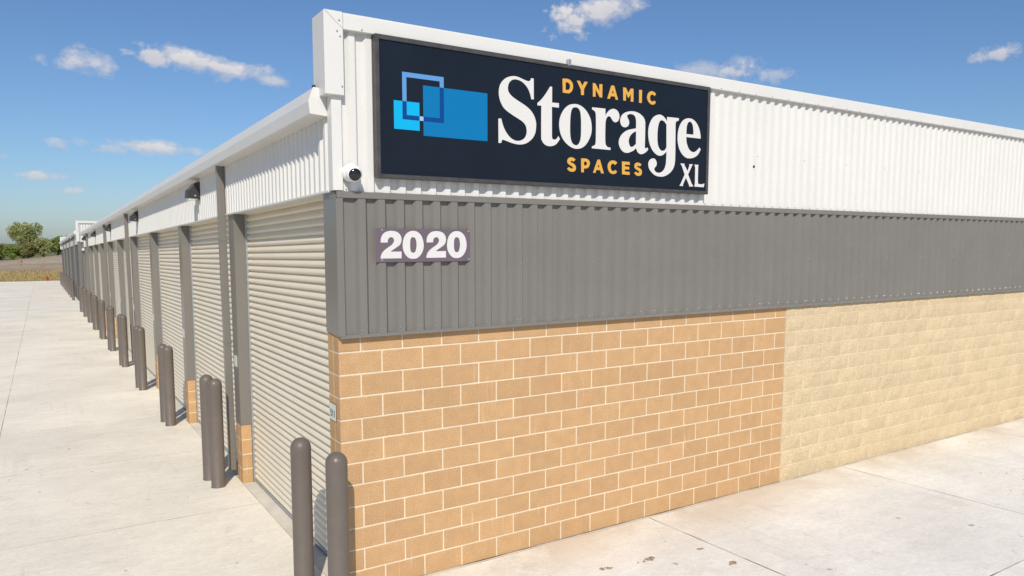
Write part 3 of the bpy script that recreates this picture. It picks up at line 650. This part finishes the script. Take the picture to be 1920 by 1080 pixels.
# ------------------------------------------------------------------ lettering
GL = {"S":[[[1964,4806,1],[1996,4808,1],[1998,4608,1],[1969,4607,1],[1958,4647,0],[1933,4699,0],[1891,4742,0],[1845,4767,0],[1800,4775,0],[1767,4773,0],[1734,4758,0],[1710,4731,0],[1699,4700,0],[1699,4667,0],[1714,4638,0],[1746,4611,0],[1800,4583,0],[1858,4558,0],[1916,4530,0],[1967,4494,0],[2006,4445,0],[2025,4392,0],[2027,4351,0],[2019,4294,0],[1994,4244,0],[1951,4203,0],[1901,4175,0],[1850,4163,0],[1800,4162,0],[1742,4170,0],[1693,4182,0],[1661,4190,0],[1640,4192,0],[1630,4186,0],[1625,4176,0],[1624,4162,1],[1591,4160,1],[1591,4388,1],[1623,4391,1],[1633,4355,0],[1653,4306,0],[1685,4258,0],[1726,4220,0],[1767,4200,0],[1813,4194,0],[1859,4206,0],[1892,4229,0],[1911,4262,0],[1916,4297,0],[1909,4334,0],[1892,4363,0],[1858,4388,0],[1808,4411,0],[1751,4436,0],[1693,4465,0],[1645,4500,0],[1613,4551,0],[1597,4609,0],[1598,4662,0],[1613,4710,0],[1645,4751,0],[1685,4780,0],[1730,4797,0],[1771,4804,0],[1816,4801,0],[1866,4788,0],[1907,4778,0],[1937,4775,0],[1956,4785,0],[1963,4798,0]]],"t":[[[2194,4753,1],[2218,4754,1],[2218,4600,1],[2303,4602,1],[2303,4558,1],[2217,4558,1],[2219,4269,1],[2223,4251,0],[2236,4240,0],[2255,4240,0],[2274,4247,0],[2289,4262,0],[2298,4278,1],[2318,4251,1],[2293,4216,0],[2263,4190,0],[2225,4175,0],[2191,4170,0],[2153,4174,0],[2119,4192,0],[2096,4223,0],[2089,4259,0],[2088,4557,1],[2041,4555,1],[2042,4579,1],[2076,4605,0],[2124,4656,0],[2164,4709,0]]],"o":[[[2495,4613,0],[2542,4613,0],[2595,4598,0],[2650,4562,0],[2691,4513,0],[2716,4458,0],[2725,4395,0],[2720,4337,0],[2694,4277,0],[2654,4221,0],[2601,4183,0],[2534,4167,0],[2474,4175,0],[2414,4202,0],[2361,4247,0],[2325,4306,0],[2309,4377,0],[2313,4443,0],[2336,4502,0],[2378,4559,0],[2433,4598,0]],[[2509,4582,0],[2536,4581,0],[2559,4566,0],[2576,4534,0],[2585,4467,0],[2587,4394,0],[2586,4311,0],[2578,4258,0],[2560,4222,0],[2537,4205,0],[2517,4202,0],[2490,4210,0],[2466,4234,0],[2451,4280,0],[2445,4352,0],[2446,4440,0],[2452,4512,0],[2466,4558,0],[2486,4576,0]]],"r":[[[2729,4603,1],[2905,4606,1],[2905,4536,1],[2927,4564,0],[2958,4594,0],[2990,4610,0],[3015,4615,0],[3048,4610,0],[3074,4595,0],[3092,4570,0],[3098,4541,0],[3090,4511,0],[3073,4490,0],[3047,4478,0],[3021,4482,0],[3001,4496,0],[2985,4516,0],[2969,4530,0],[2953,4533,0],[2935,4526,0],[2921,4508,0],[2910,4476,0],[2907,4423,0],[2906,4345,0],[2908,4278,0],[2914,4239,0],[2929,4221,0],[2952,4210,0],[2980,4211,1],[2979,4185,1],[2728,4186,1],[2733,4207,1],[2759,4216,0],[2775,4230,0],[2780,4254,0],[2782,4307,0],[2781,4450,0],[2778,4531,0],[2770,4557,0],[2754,4572,0],[2727,4581,1]]],"a":[[[3335,4438,1],[3334,4504,0],[3331,4534,0],[3317,4562,0],[3290,4580,0],[3253,4583,0],[3224,4576,0],[3207,4565,0],[3206,4550,0],[3215,4536,0],[3228,4517,0],[3235,4493,0],[3229,4468,0],[3210,4447,0],[3177,4437,0],[3144,4442,0],[3121,4462,0],[3109,4495,0],[3116,4532,0],[3138,4566,0],[3177,4591,0],[3226,4607,0],[3276,4614,0],[3336,4611,0],[3397,4592,0],[3442,4561,0],[3462,4525,0],[3466,4481,0],[3466,4330,0],[3465,4255,0],[3469,4240,0],[3481,4235,0],[3495,4242,0],[3503,4248,1],[3517,4228,1],[3495,4206,0],[3462,4184,0],[3421,4170,0],[3387,4174,0],[3359,4192,0],[3338,4231,1],[3312,4207,0],[3272,4187,0],[3226,4172,0],[3179,4172,0],[3139,4190,0],[3109,4223,0],[3094,4263,0],[3101,4308,0],[3130,4354,0],[3175,4390,0],[3227,4414,0],[3280,4427,0]],[[3335,4408,1],[3304,4395,0],[3268,4370,0],[3242,4336,0],[3233,4298,0],[3240,4264,0],[3257,4240,0],[3281,4238,0],[3307,4250,0],[3337,4273,1]]],"g":[[[3789,4600,1],[3968,4603,1],[3969,4577,1],[3933,4564,0],[3922,4546,0],[3920,4491,0],[3925,4256,0],[3924,4137,0],[3912,4070,0],[3878,4016,0],[3828,3977,0],[3767,3950,0],[3712,3942,0],[3641,3948,0],[3581,3976,0],[3535,4020,0],[3522,4070,0],[3538,4111,0],[3582,4135,0],[3622,4127,0],[3644,4095,0],[3643,4062,0],[3624,4041,0],[3611,4024,0],[3618,4003,0],[3645,3986,0],[3685,3983,0],[3730,3998,0],[3765,4033,0],[3784,4085,0],[3789,4144,0],[3790,4223,1],[3760,4197,0],[3725,4177,0],[3685,4170,0],[3635,4182,0],[3579,4222,0],[3536,4287,0],[3514,4371,0],[3516,4457,0],[3547,4535,0],[3594,4587,0],[3663,4614,0],[3718,4608,0],[3764,4579,0],[3791,4549,1]],[[3710,4558,0],[3750,4545,0],[3781,4516,1],[3789,4268,1],[3764,4237,0],[3729,4226,0],[3694,4236,0],[3662,4278,0],[3649,4346,0],[3650,4440,0],[3661,4505,0],[3682,4545,0]]],"e":[[[4322,4403,1],[4091,4404,1],[4097,4350,0],[4116,4304,0],[4151,4262,0],[4198,4243,0],[4238,4249,0],[4278,4275,0],[4306,4301,1],[4327,4282,1],[4291,4227,0],[4240,4191,0],[4172,4171,0],[4103,4172,0],[4040,4203,0],[3987,4263,0],[3959,4348,0],[3959,4435,0],[3979,4508,0],[4017,4567,0],[4066,4601,0],[4128,4616,0],[4197,4606,0],[4256,4567,0],[4298,4506,0],[4319,4439,0]],[[4090,4438,1],[4206,4439,1],[4200,4502,0],[4183,4557,0],[4146,4580,0],[4113,4563,0],[4095,4518,0]]],"X":[[[4009,4105,1],[4075,4104,1],[4071,4092,1],[4125,4023,1],[4152,4085,1],[4149,4103,1],[4205,4106,1],[4188,4079,1],[4134,3987,1],[4195,3884,1],[4217,3865,1],[4215,3853,1],[4154,3852,1],[4157,3863,1],[4101,3949,1],[4056,3870,1],[4057,3852,1],[4000,3854,1],[4022,3877,1],[4081,3984,1],[4032,4078,1]]],"L":[[[4235,4104,1],[4298,4104,1],[4293,4080,1],[4293,3942,1],[4297,3889,1],[4356,3883,1],[4403,3897,1],[4393,3853,1],[4240,3854,1],[4248,3891,1],[4247,4070,1]]],"D":[[[2346,4848,1],[2386,4852,0],[2420,4851,0],[2450,4840,0],[2470,4819,0],[2479,4788,0],[2473,4755,0],[2456,4729,0],[2428,4712,0],[2402,4711,0],[2350,4711,1]],[[2385,4816,1],[2405,4818,0],[2426,4811,0],[2439,4795,0],[2440,4772,0],[2432,4753,0],[2417,4744,0],[2385,4742,1]]],"Y":[[[2527,4849,1],[2565,4850,1],[2599,4804,1],[2624,4849,1],[2666,4851,1],[2619,4774,1],[2618,4714,1],[2581,4712,1],[2579,4766,1]]],"N":[[[2734,4849,1],[2767,4848,1],[2823,4773,1],[2820,4847,1],[2860,4850,1],[2860,4714,1],[2826,4715,1],[2770,4790,1],[2771,4714,1],[2736,4712,1]]],"A":[[[2981,4851,1],[3019,4854,1],[3075,4714,1],[3041,4712,1],[3032,4742,1],[2975,4741,1],[2964,4713,1],[2927,4711,1]],[[3003,4803,1],[3017,4774,1],[2988,4774,1]]],"M":[[[3144,4850,1],[3182,4850,1],[3216,4799,1],[3250,4849,1],[3288,4851,1],[3290,4714,1],[3252,4713,1],[3252,4790,1],[3217,4745,1],[3183,4798,1],[3184,4715,1],[3147,4714,1]]],"I":[[[3370,4849,1],[3411,4851,1],[3410,4714,1],[3370,4713,1]]],"C":[[[3596,4806,1],[3574,4818,0],[3552,4818,0],[3533,4804,0],[3527,4781,0],[3534,4760,0],[3551,4747,0],[3571,4746,0],[3595,4758,1],[3615,4741,1],[3598,4722,0],[3572,4712,0],[3541,4715,0],[3513,4731,0],[3493,4756,0],[3486,4783,0],[3493,4815,0],[3516,4841,0],[3551,4854,0],[3586,4849,0],[3615,4833,1]]],"s1":[[[2518,4058,1],[2494,4036,1],[2474,4042,0],[2460,4041,0],[2454,4034,0],[2463,4026,0],[2488,4018,0],[2514,4002,0],[2525,3977,0],[2518,3950,0],[2495,3935,0],[2467,3932,0],[2438,3939,0],[2411,3958,1],[2435,3977,1],[2461,3965,0],[2480,3966,0],[2486,3975,0],[2475,3986,0],[2446,3998,0],[2420,4014,0],[2413,4036,0],[2423,4061,0],[2451,4076,0],[2488,4074,0]]],"p":[[[2591,4074,1],[2649,4076,0],[2681,4068,0],[2703,4046,0],[2705,4021,0],[2691,3993,0],[2662,3976,0],[2628,3975,1],[2627,3934,1],[2593,3934,1]],[[2629,4044,1],[2655,4044,0],[2667,4031,0],[2662,4012,0],[2647,4005,0],[2629,4006,1]]],"a2":[[[2808,4075,1],[2839,4076,1],[2894,3936,1],[2857,3936,1],[2846,3967,1],[2792,3967,1],[2782,3936,1],[2748,3937,1]],[[2822,4026,1],[2835,3997,1],[2809,3997,1]]],"c2":[[[3048,4032,1],[3026,4044,0],[3005,4043,0],[2990,4026,0],[2986,4005,0],[2994,3980,0],[3013,3967,0],[3031,3968,0],[3049,3980,1],[3076,3963,1],[3053,3943,0],[3022,3936,0],[2988,3942,0],[2961,3964,0],[2947,3996,0],[2948,4033,0],[2971,4064,0],[3007,4078,0],[3044,4076,0],[3077,4059,1]]],"e2":[[[3143,4076,1],[3251,4076,1],[3252,4044,1],[3185,4045,1],[3184,4025,1],[3245,4024,1],[3246,3995,1],[3184,3995,1],[3184,3971,1],[3254,3970,1],[3252,3938,1],[3146,3940,1]]],"s2":[[[3422,4058,1],[3399,4037,1],[3379,4042,0],[3365,4042,0],[3359,4035,0],[3368,4026,0],[3394,4019,0],[3420,4003,0],[3430,3979,0],[3424,3952,0],[3401,3938,0],[3373,3934,0],[3344,3942,0],[3318,3960,1],[3341,3979,1],[3366,3967,0],[3386,3968,0],[3392,3977,0],[3380,3988,0],[3352,3999,0],[3326,4015,0],[3319,4037,0],[3328,4062,0],[3355,4076,0],[3392,4074,0]]],"n2":[[[389,3207,1],[456,3208,1],[457,3227,0],[468,3247,0],[488,3256,0],[507,3250,0],[517,3232,0],[513,3211,0],[495,3187,0],[459,3164,0],[420,3136,0],[395,3105,0],[384,3065,1],[588,3066,1],[589,3127,1],[481,3126,1],[504,3142,0],[540,3164,0],[572,3187,0],[588,3218,0],[589,3247,0],[578,3277,0],[550,3301,0],[512,3311,0],[472,3311,0],[431,3298,0],[403,3271,0],[391,3239,0]]],"n0":[[[704,3314,0],[746,3306,0],[783,3276,0],[803,3233,0],[810,3185,0],[802,3136,0],[777,3093,0],[743,3067,0],[703,3060,0],[663,3067,0],[630,3094,0],[607,3137,0],[601,3185,0],[609,3237,0],[630,3278,0],[664,3305,0]],[[704,3257,0],[724,3249,0],[734,3228,0],[739,3187,0],[733,3146,0],[722,3122,0],[705,3115,0],[686,3122,0],[676,3146,0],[674,3187,0],[677,3228,0],[687,3251,0]]]}
def smooth_contour(pts):
    n = len(pts); out = []
    for i in range(n):
        p1, p2 = pts[i], pts[(i + 1) % n]
        out.append((p1[0], p1[1]))
        if p1[2] and p2[2]: continue
        p0 = pts[i - 1] if not p1[2] else (2 * p1[0] - p2[0], 2 * p1[1] - p2[1], 0)
        p3 = pts[(i + 2) % n] if not p2[2] else (2 * p2[0] - p1[0], 2 * p2[1] - p1[1], 0)
        for t in (.25, .5, .75):
            q = []
            for a, b, c, d in ((p0[0], p1[0], p2[0], p3[0]), (p0[1], p1[1], p2[1], p3[1])):
                q.append(.5 * (2 * b + (c - a) * t + (2 * a - 5 * b + 4 * c - d) * t * t + (3 * b - a - 3 * c + d) * t ** 3))
            out.append(tuple(q))
    return out
def glyph(name, conts, m, parent, y, thick=.003, dx=0, dz=0):
    cu = bpy.data.curves.new(name, 'CURVE'); cu.dimensions = '2D'; cu.fill_mode = 'BOTH'; cu.extrude = thick / 2
    for c in conts:
        s = cu.splines.new('POLY'); s.points.add(len(c) - 1)
        for q, (a, b) in zip(s.points, c): q.co = (a + dx, b + dz, 0, 1)
        s.use_cyclic_u = True
    o = bpy.data.objects.new(name, cu); link(o)
    bpy.context.view_layer.update()
    me = bpy.data.meshes.new_from_object(o.evaluated_get(bpy.context.evaluated_depsgraph_get()))
    bpy.data.objects.remove(o)
    me.transform(Matrix.Translation((0, y, 0)) @ Matrix.Rotation(math.pi / 2, 4, 'X')); me.name = name
    me.materials.clear(); me.materials.append(M[m])
    return mobj(name, me, None, parent)
def GC(k): return [[(a / 1000, b / 1000) for a, b in smooth_contour(c)] for c in GL[k]]
def rect(x0, x1, z0, z1): return [(x0, z0), (x1, z0), (x1, z1), (x0, z1)]

# big sign
sign = empty('shop_sign', (0, 0, 0)); tag(sign, 'large dark navy framed sign with white and gold lettering and blue squares logo', 'sign')
SX0, SX1, SZ0, SZ1 = .346, 4.456, 3.772, 4.994
mobj('face_panel', MB().box(SX0 + .02, SX1 - .02, -.098, -.04, SZ0 + .02, SZ1 - .02).mesh('face_panel', M['signface']), None, sign)
fr = MB(); FWD = .036
fr.box(SX0, SX0 + FWD, -.112, -.037, SZ0, SZ1)
mobj('frame', fr.mesh('frame', M['signframe'], bevel=.003), None, sign)
for (a, b, c, d) in ((SX1 - FWD, SX1, SZ0, SZ1), (SX0 + FWD, SX1 - FWD, SZ1 - FWD - .004, SZ1), (SX0 + FWD, SX1 - FWD, SZ0, SZ0 + FWD)):
    mobj('frame', MB().box(a, b, -.112, -.037, c, d).mesh('frame', M['signframe'], bevel=.003), None, sign)
mobj('hanging_clip', MB().box(2.405, 2.445, -.115, -.079, SZ1 - .01, 5.045).mesh('hanging_clip', M['galv'], bevel=.003), None, sign)
for z in (4.86, 4.90, 4.94, 3.80, 3.84, 3.87): mobj('rivet', MB().lathe([(.0, -.003), (.004, -.003), (.006, 0)], (SX0 - .0005, -.07 + (.015 if z in (4.9, 3.84) else 0), z), 8, 'x').mesh('rivet', M['dark']), None, sign)
for k in 'Storage': glyph('letter', GC(k), 'letter', sign, -.0995)
for k in 'XL': glyph('letter', GC(k), 'letter', sign, -.0995)
for k in 'DYNAMIC': glyph('letter', GC(k), 'gold', sign, -.0995)
for k in ('s1', 'p', 'a2', 'c2', 'e2', 's2'): glyph('letter', GC(k), 'gold', sign, -.0995)
FO = (.597, 1.007, 4.296, 4.704); FI = (.637, .966, 4.334, 4.662); SQ = (.515, .762, 4.206, 4.452); BG = (.800, 1.469, 4.166, 4.609)
glyph('logo_square', [rect(*SQ)], 'blue2', sign, -.0992, .002); glyph('logo_rectangle', [rect(*BG)], 'blue3', sign, -.0992, .002)
lo = empty('logo_outline', (0, 0, 0), sign)
def seg(a, b, c, d, m): glyph('outline_segment', [rect(a, b, c, d)], m, lo, -.1010, .002)
seg(FO[0], FO[1], FI[3], FO[3], 'blue1'); seg(FO[0], FI[0], SQ[3], FI[3], 'blue1'); seg(FI[1], FO[1], BG[3], FI[3], 'blue1')
seg(FO[0], FI[0], FO[2], SQ[3], 'blue4'); seg(FI[0], SQ[1], FO[2], FI[2], 'blue4'); seg(SQ[1], BG[0], FO[2], FI[2], 'blue5'); seg(BG[0], FI[1], FO[2], FI[2], 'blue4'); seg(FI[1], FO[1], FO[2], BG[3], 'blue4')

# address plate
pl_ = empty('address_plate', (0, 0, 0)); tag(pl_, 'purple-grey metal plate with white house number screwed to the grey cladding', 'sign')
mobj('plate', MB().box(.341, 1.299, -.0535, -.0505, 3.032, 3.333).mesh('plate', M['plate'], bevel=.001), None, pl_)
glyph('digit', GC('n2'), 'letter', pl_, -.0545, .0016); glyph('digit', GC('n0'), 'letter', pl_, -.0545, .0016)
glyph('digit', GC('n2'), 'letter', pl_, -.0545, .0016, .451, .002); glyph('digit', GC('n0'), 'letter', pl_, -.0545, .0016, .451, .002)
for x, z in ((.405, 3.318), (1.285, 3.316), (.402, 3.050), (1.285, 3.050)):
    s = MB(); screw_head(s, x, -.0538, z, .008, 'y', 10); mobj('screw', s.mesh('screw', M['screw']), None, pl_)

# unit number plate on the door side of the corner
up = empty('unit_number_plate', (0, 0, 0)); tag(up, 'small pale green unit number plate on the brown corner pier', 'sign')
mobj('plate', MB().box(-.006, -.001, .100, .268, 1.600, 1.752).mesh('plate', M['unitplate'], bevel=.001), None, up)
mobj('border', MB().box(-.004, -.0005, .096, .272, 1.596, 1.756).mesh('border', M['ink']), None, up)
def digit511(ch, yc, zb, h=.062, w=.036):
    st = .011; mb = MB()
    def b(u0, u1, v0, v1): mb.box(-.0072, -.0061, yc - u1, yc - u0, zb + v0, zb + v1)
    if ch == '1': b(-.004, .007, 0, h); b(-.012, -.0041, h - .020, h - .009)
    else:
        b(-w / 2, w / 2, h - st, h); b(-w / 2, -w / 2 + st, h * .48, h - st - .0001); b(-w / 2 + st + .0001, w / 2 - .004, h * .48, h * .48 + st)
        b(w / 2 - st, w / 2, st * .9, h * .48 - .0001); b(-w / 2, w / 2 - .004, 0, st * .85)
    mobj('digit', mb.mesh('digit', M['ink']), None, up)
digit511('5', .225, 1.633); digit511('1', .180, 1.633); digit511('1', .138, 1.633)

for k in range(6):
    yn, yf = PIER[k]; zb = gz((yn + yf) / 2)
    u2 = empty('unit_number_plate', (0, yn + .15, zb)); tag(u2, 'small pale unit plate on the %s door pier from the brown corner' % ORD[k], 'sign', 'unit plates on the door piers')
    mobj('plate', MB().box(-.0125, -.0065, -.08, .08, 1.60, 1.75).mesh('plate', M['unitplate'], bevel=.001), None, u2)

# security camera
sc = empty('security_camera', (.124, -.036, 3.80)); sc.scale = (1.24,) * 3; tag(sc, 'white turret security camera under the left end of the big sign', 'camera')
mobj('base', MB().lathe([(.0, .0), (.062, .0), (.064, -.01), (.064, -.03), (.058, -.045), (.0, -.045)], (0, 0, .005), 36, 'y').mesh('base', M['plastic'], smooth=True, angle=.6), None, sc)
ball = []
for k in range(13):
    a = math.pi * k / 12; ball.append((.053 * math.sin(a), -.053 * math.cos(a)))
bo = mobj('housing', MB().lathe(ball, (0, 0, 0), 32, 'y').mesh('housing', M['plastic'], smooth=True), None, sc, (.0, -.075, -.004))
ln = mobj('lens', MB().lathe([(.0, -.0545), (.018, -.0540), (.033, -.046), (.040, -.039), (.041, -.034)], (0, 0, 0), 32, 'y').mesh('lens', M['black_glass'], smooth=True), None, sc, (.0, -.075, -.004)); ln.rotation_euler = (R(16), 0, R(-8))
cw = mobj('collar', MB().lathe([(.056, .010), (.057, -.01), (.052, -.030), (.043, -.040)], (0, 0, 0), 32, 'y').mesh('collar', M['plastic'], smooth=True), None, sc, (.0, -.075, -.004)); cw.rotation_euler = (R(16), 0, R(-8))

# ------------------------------------------------------------------ crumbs of dried mud on the apron
def mud(x, y, n, spread, lab, seed):
    r = random.Random(seed); mb = MB()
    for _ in range(n):
        cx, cy = r.gauss(0, spread), r.gauss(0, spread * .45); q = r.uniform(.006, .02); b = len(mb.v)
        k = 7; ph = r.random()
        for lv, (sc_, h) in enumerate(((1, 0), (.75, .45))):
            for i in range(k):
                a = 2 * math.pi * (i + ph) / k; w = q * sc_ * r.uniform(.7, 1.2); mb.v.append((cx + w * math.cos(a) * 1.5, cy + w * math.sin(a), q * h))
        for i in range(k): mb.f.append((b + i, b + (i + 1) % k, b + k + (i + 1) % k, b + k + i))
        mb.f.append(tuple(b + k + i for i in range(k)))
    o = mobj('mud_crumbs', mb.mesh('mud_crumbs', M['mud']), None, None, (x, y, gz(y) + .001)); tag(o, lab, 'mud', 'dried mud on the front apron')
M['mud'] = mat('dried_mud', (.32, .24, .16), .95, fine=.3, fine_scale=60)
mud(2.85, -.93, 16, .045, 'largest patch of dried mud crumbs on the apron below the brown wall', 1)
mud(2.36, -.86, 7, .03, 'small dried mud crumbs on the apron left of the largest mud patch', 2)
mud(3.52, -1.46, 7, .04, 'scattered dried mud crumbs beside the nearest dark slab joint', 3)
mud(3.47, -1.02, 5, .035, 'few dried mud crumbs near the wall end of the nearest slab joint', 4)

# ------------------------------------------------------------------ hydrant
hy = empty('fire_hydrant', (-1.5, 106.4, land_z(-1.5, 106.4))); hy.scale = (.8,) * 3; tag(hy, 'small red fire hydrant standing in the dry grass at the end of the lane', 'hydrant')
mobj('barrel', MB().lathe([(.20, 0), (.20, .04), (.13, .05), (.13, .52), (.17, .53), (.17, .57), (.13, .58)], (0, 0, 0), 20).mesh('barrel', M['red'], smooth=True, angle=.5), None, hy)
mobj('bonnet', MB().lathe([(.13, .58), (.125, .66), (.09, .73), (.04, .76), (.035, .80), (.0, .80)], (0, 0, 0), 20).mesh('bonnet', M['red'], smooth=True), None, hy)
for s in (-1, 1): mobj('nozzle', MB().lathe([(.0, s * .24), (.06, s * .24), (.06, s * .20), (.045, s * .19), (.045, s * .08)], (0, 0, .45), 14, 'x').mesh('nozzle', M['red'], smooth=True, angle=.5), None, hy)
mobj('nozzle', MB().lathe([(.0, -.25), (.08, -.25), (.08, -.20), (.06, -.19), (.06, -.08)], (0, 0, .42), 14, 'y').mesh('nozzle', M['red'], smooth=True, angle=.5), None, hy)

# ------------------------------------------------------------------ vegetation
def grass():
    r = random.Random(3); mb = MB()
    for _ in range(15000):
        x = r.uniform(-34, 16); y = 104.6 + 15.5 * r.random() ** 1.2; z = land_z(x, y) - .03
        h = r.uniform(.25, .62) * (.7 + .5 * mnoise.noise(Vector((x * .4, y * .4, 0)))); a = r.uniform(0, math.pi); w = r.uniform(.02, .05)
        lx, ly = r.uniform(-.2, .2), r.uniform(-.2, .2); c, s = math.cos(a) * w, math.sin(a) * w
        b = len(mb.v); mb.v += [(x - c, y - s, z), (x + c, y + s, z), (x + lx, y + ly, z + h)]; mb.f.append((b, b + 1, b + 2))
    me = bpy.data.meshes.new('dry_grass'); me.from_pydata(mb.v, [], mb.f); me.materials.append(M['straw'])
    o = stuff(mobj('dry_grass', me)); tag(o, 'strip of tall golden dry grass beyond the kerb', 'grass')
grass()
def leaf_cloud(mb, r, clumps, n, size):
    tot = sum(c[3] ** 2 for c in clumps)
    for (cx, cy, cz, cr, fl) in clumps:
        for _ in range(int(n * cr * cr / tot)):
            d = Vector((r.gauss(0, 1), r.gauss(0, 1), r.gauss(0, 1))).normalized() * cr * (.55 + .5 * r.random())
            c = Vector((cx + d.x, cy + d.y, cz + d.z * fl)); s = size * r.uniform(.6, 1.4)
            u = Vector((r.gauss(0, 1), r.gauss(0, 1), r.gauss(0, 1))).normalized(); v = u.orthogonal().normalized() * s * .55; u *= s
            b = len(mb.v); mb.v += [tuple(c - u), tuple(c + v), tuple(c + u), tuple(c - v)]; mb.f.append((b, b + 1, b + 2, b + 3))
def limb(mb, p, q, r0, r1, seg=7):
    d = (q - p).normalized(); a = d.orthogonal().normalized(); b = d.cross(a); i = len(mb.v)
    for c, rr in ((p, r0), (q, r1)):
        for k in range(seg):
            t = 2 * math.pi * k / seg; mb.v.append(tuple(c + a * rr * math.cos(t) + b * rr * math.sin(t)))
    for k in range(seg): mb.f.append((i + k, i + (k + 1) % seg, i + seg + (k + 1) % seg, i + seg + k))
def tree(name, x, y, h, w, leaf, label, cat, seed, n=2600, size=.16, bare=.22, group=None, spiky=False):
    r = random.Random(seed); z = land_z(x, y) - .05; o = empty(name, (x, y, z)); tag(o, label, cat, group)
    tr = MB(); cr = MB(); base = Vector((0, 0, 0)); top = Vector((r.uniform(-.2, .2), 0, h * (bare + .25)))
    limb(tr, base, top, .035 * h, .02 * h); clumps = []
    nb = 16 if spiky else 11
    for k in range(nb):
        a = 2 * math.pi * k / nb + r.uniform(-.3, .3); t = r.random() ** .7
        rad = w / 2 * (.35 + .65 * r.random()) * (1 - .45 * t); zz = h * (bare + (1 - bare) * (.18 + .74 * t))
        e = Vector((rad * math.cos(a), rad * math.sin(a), zz)); limb(tr, Vector((0, 0, h * bare * (.4 + .6 * r.random()))) + top * .3 * t, e, .012 * h, .004 * h, 5)
        clumps.append((e.x * .85, e.y * .85, e.z * .97, w * r.uniform(.13, .21), .8))
        if spiky:
            for q in range(3):
                tip = e + Vector((e.x * .3 + r.uniform(-.3, .3), e.y * .3, h * r.uniform(.02, .10))); limb(tr, e, tip, .004 * h, .0015 * h, 4)
                clumps.append((tip.x, tip.y, tip.z, w * r.uniform(.05, .09), 1.3))
    clumps.append((0, 0, h * .72, w * .24, .9)); clumps.append((0, 0, h * .5, w * .28, .7))
    leaf_cloud(cr, r, clumps, n, size)
    mobj('trunk', tr.mesh('trunk', M['bark'], smooth=True), None, o)
    me = bpy.data.meshes.new('crown'); me.from_pydata(cr.v, [], cr.f); me.materials.append(M[leaf]); mobj('crown', me, None, o)
tree('tree', -4.6, 190, 7.6, 7.6, 'leaf_a', 'tallest tree on the far rise, pale green with feathery branch tips', 'tree', 5, 9000, .15, .08, None, True)
SH = [(-13.2, 186, 3.5, 6.5, 'leaf_b', 'dark green shrub at the left edge of the far rise'), (-9.6, 185, 3.3, 6.0, 'leaf_c', 'olive shrub just left of the tallest far tree'), (-7.0, 183.5, 3.0, 4.6, 'leaf_b', 'low dark shrub at the left foot of the tallest far tree'),
      (-4.3, 183, 3.3, 5.0, 'leaf_c', 'olive shrub directly in front of the tallest far tree'), (-1.5, 184, 4.4, 5.2, 'leaf_a', 'pale green shrub at the right foot of the tallest far tree'), (1.3, 186, 4.7, 5.0, 'leaf_b', 'dense dark shrub two places right of the tallest far tree'), (4.6, 188, 4.9, 6, 'leaf_c', 'olive shrub right beside the far building edge'),
      (-17.5, 190, 3.6, 7, 'leaf_c', 'olive shrub beyond the left edge of the rise'), (-23, 192, 4.2, 8, 'leaf_b', 'broad dark shrub farthest left on the rise'), (10.5, 192, 4.2, 7, 'leaf_b', 'dark shrub hidden behind the far building')]
for i, (x, y, h, w, lf, lab) in enumerate(SH): tree('shrub', x, y, h, w, lf, lab, 'shrub', 20 + i, 3200, .16, .05, 'shrubs on the far rise')
def weeds():
    r = random.Random(11)
    for j, (x, y, h, lab) in enumerate(((-4.6, 117, 2.0, 'tall dry reddish weed standing above the golden grass'), (-1.9, 119, 1.3, 'shorter dry reddish weed above the grass near the hydrant'))):
        o = empty('dry_weed', (x, y, land_z(x, y))); tag(o, lab, 'weed', 'dry weeds'); st = MB(); lv = MB()
        for k in range(7):
            e = Vector((r.uniform(-.35, .35), r.uniform(-.35, .35), h * r.uniform(.6, 1))); limb(st, Vector((0, 0, 0)), e, .012, .004, 4)
            leaf_cloud(lv, r, [(e.x, e.y, e.z - .1, .16, 1.2)], 14, .06)
        mobj('stem', st.mesh('stem', M['weed']), None, o); me = bpy.data.meshes.new('seed_heads'); me.from_pydata(lv.v, [], lv.f); me.materials.append(M['weed']); mobj('seed_heads', me, None, o)
weeds()
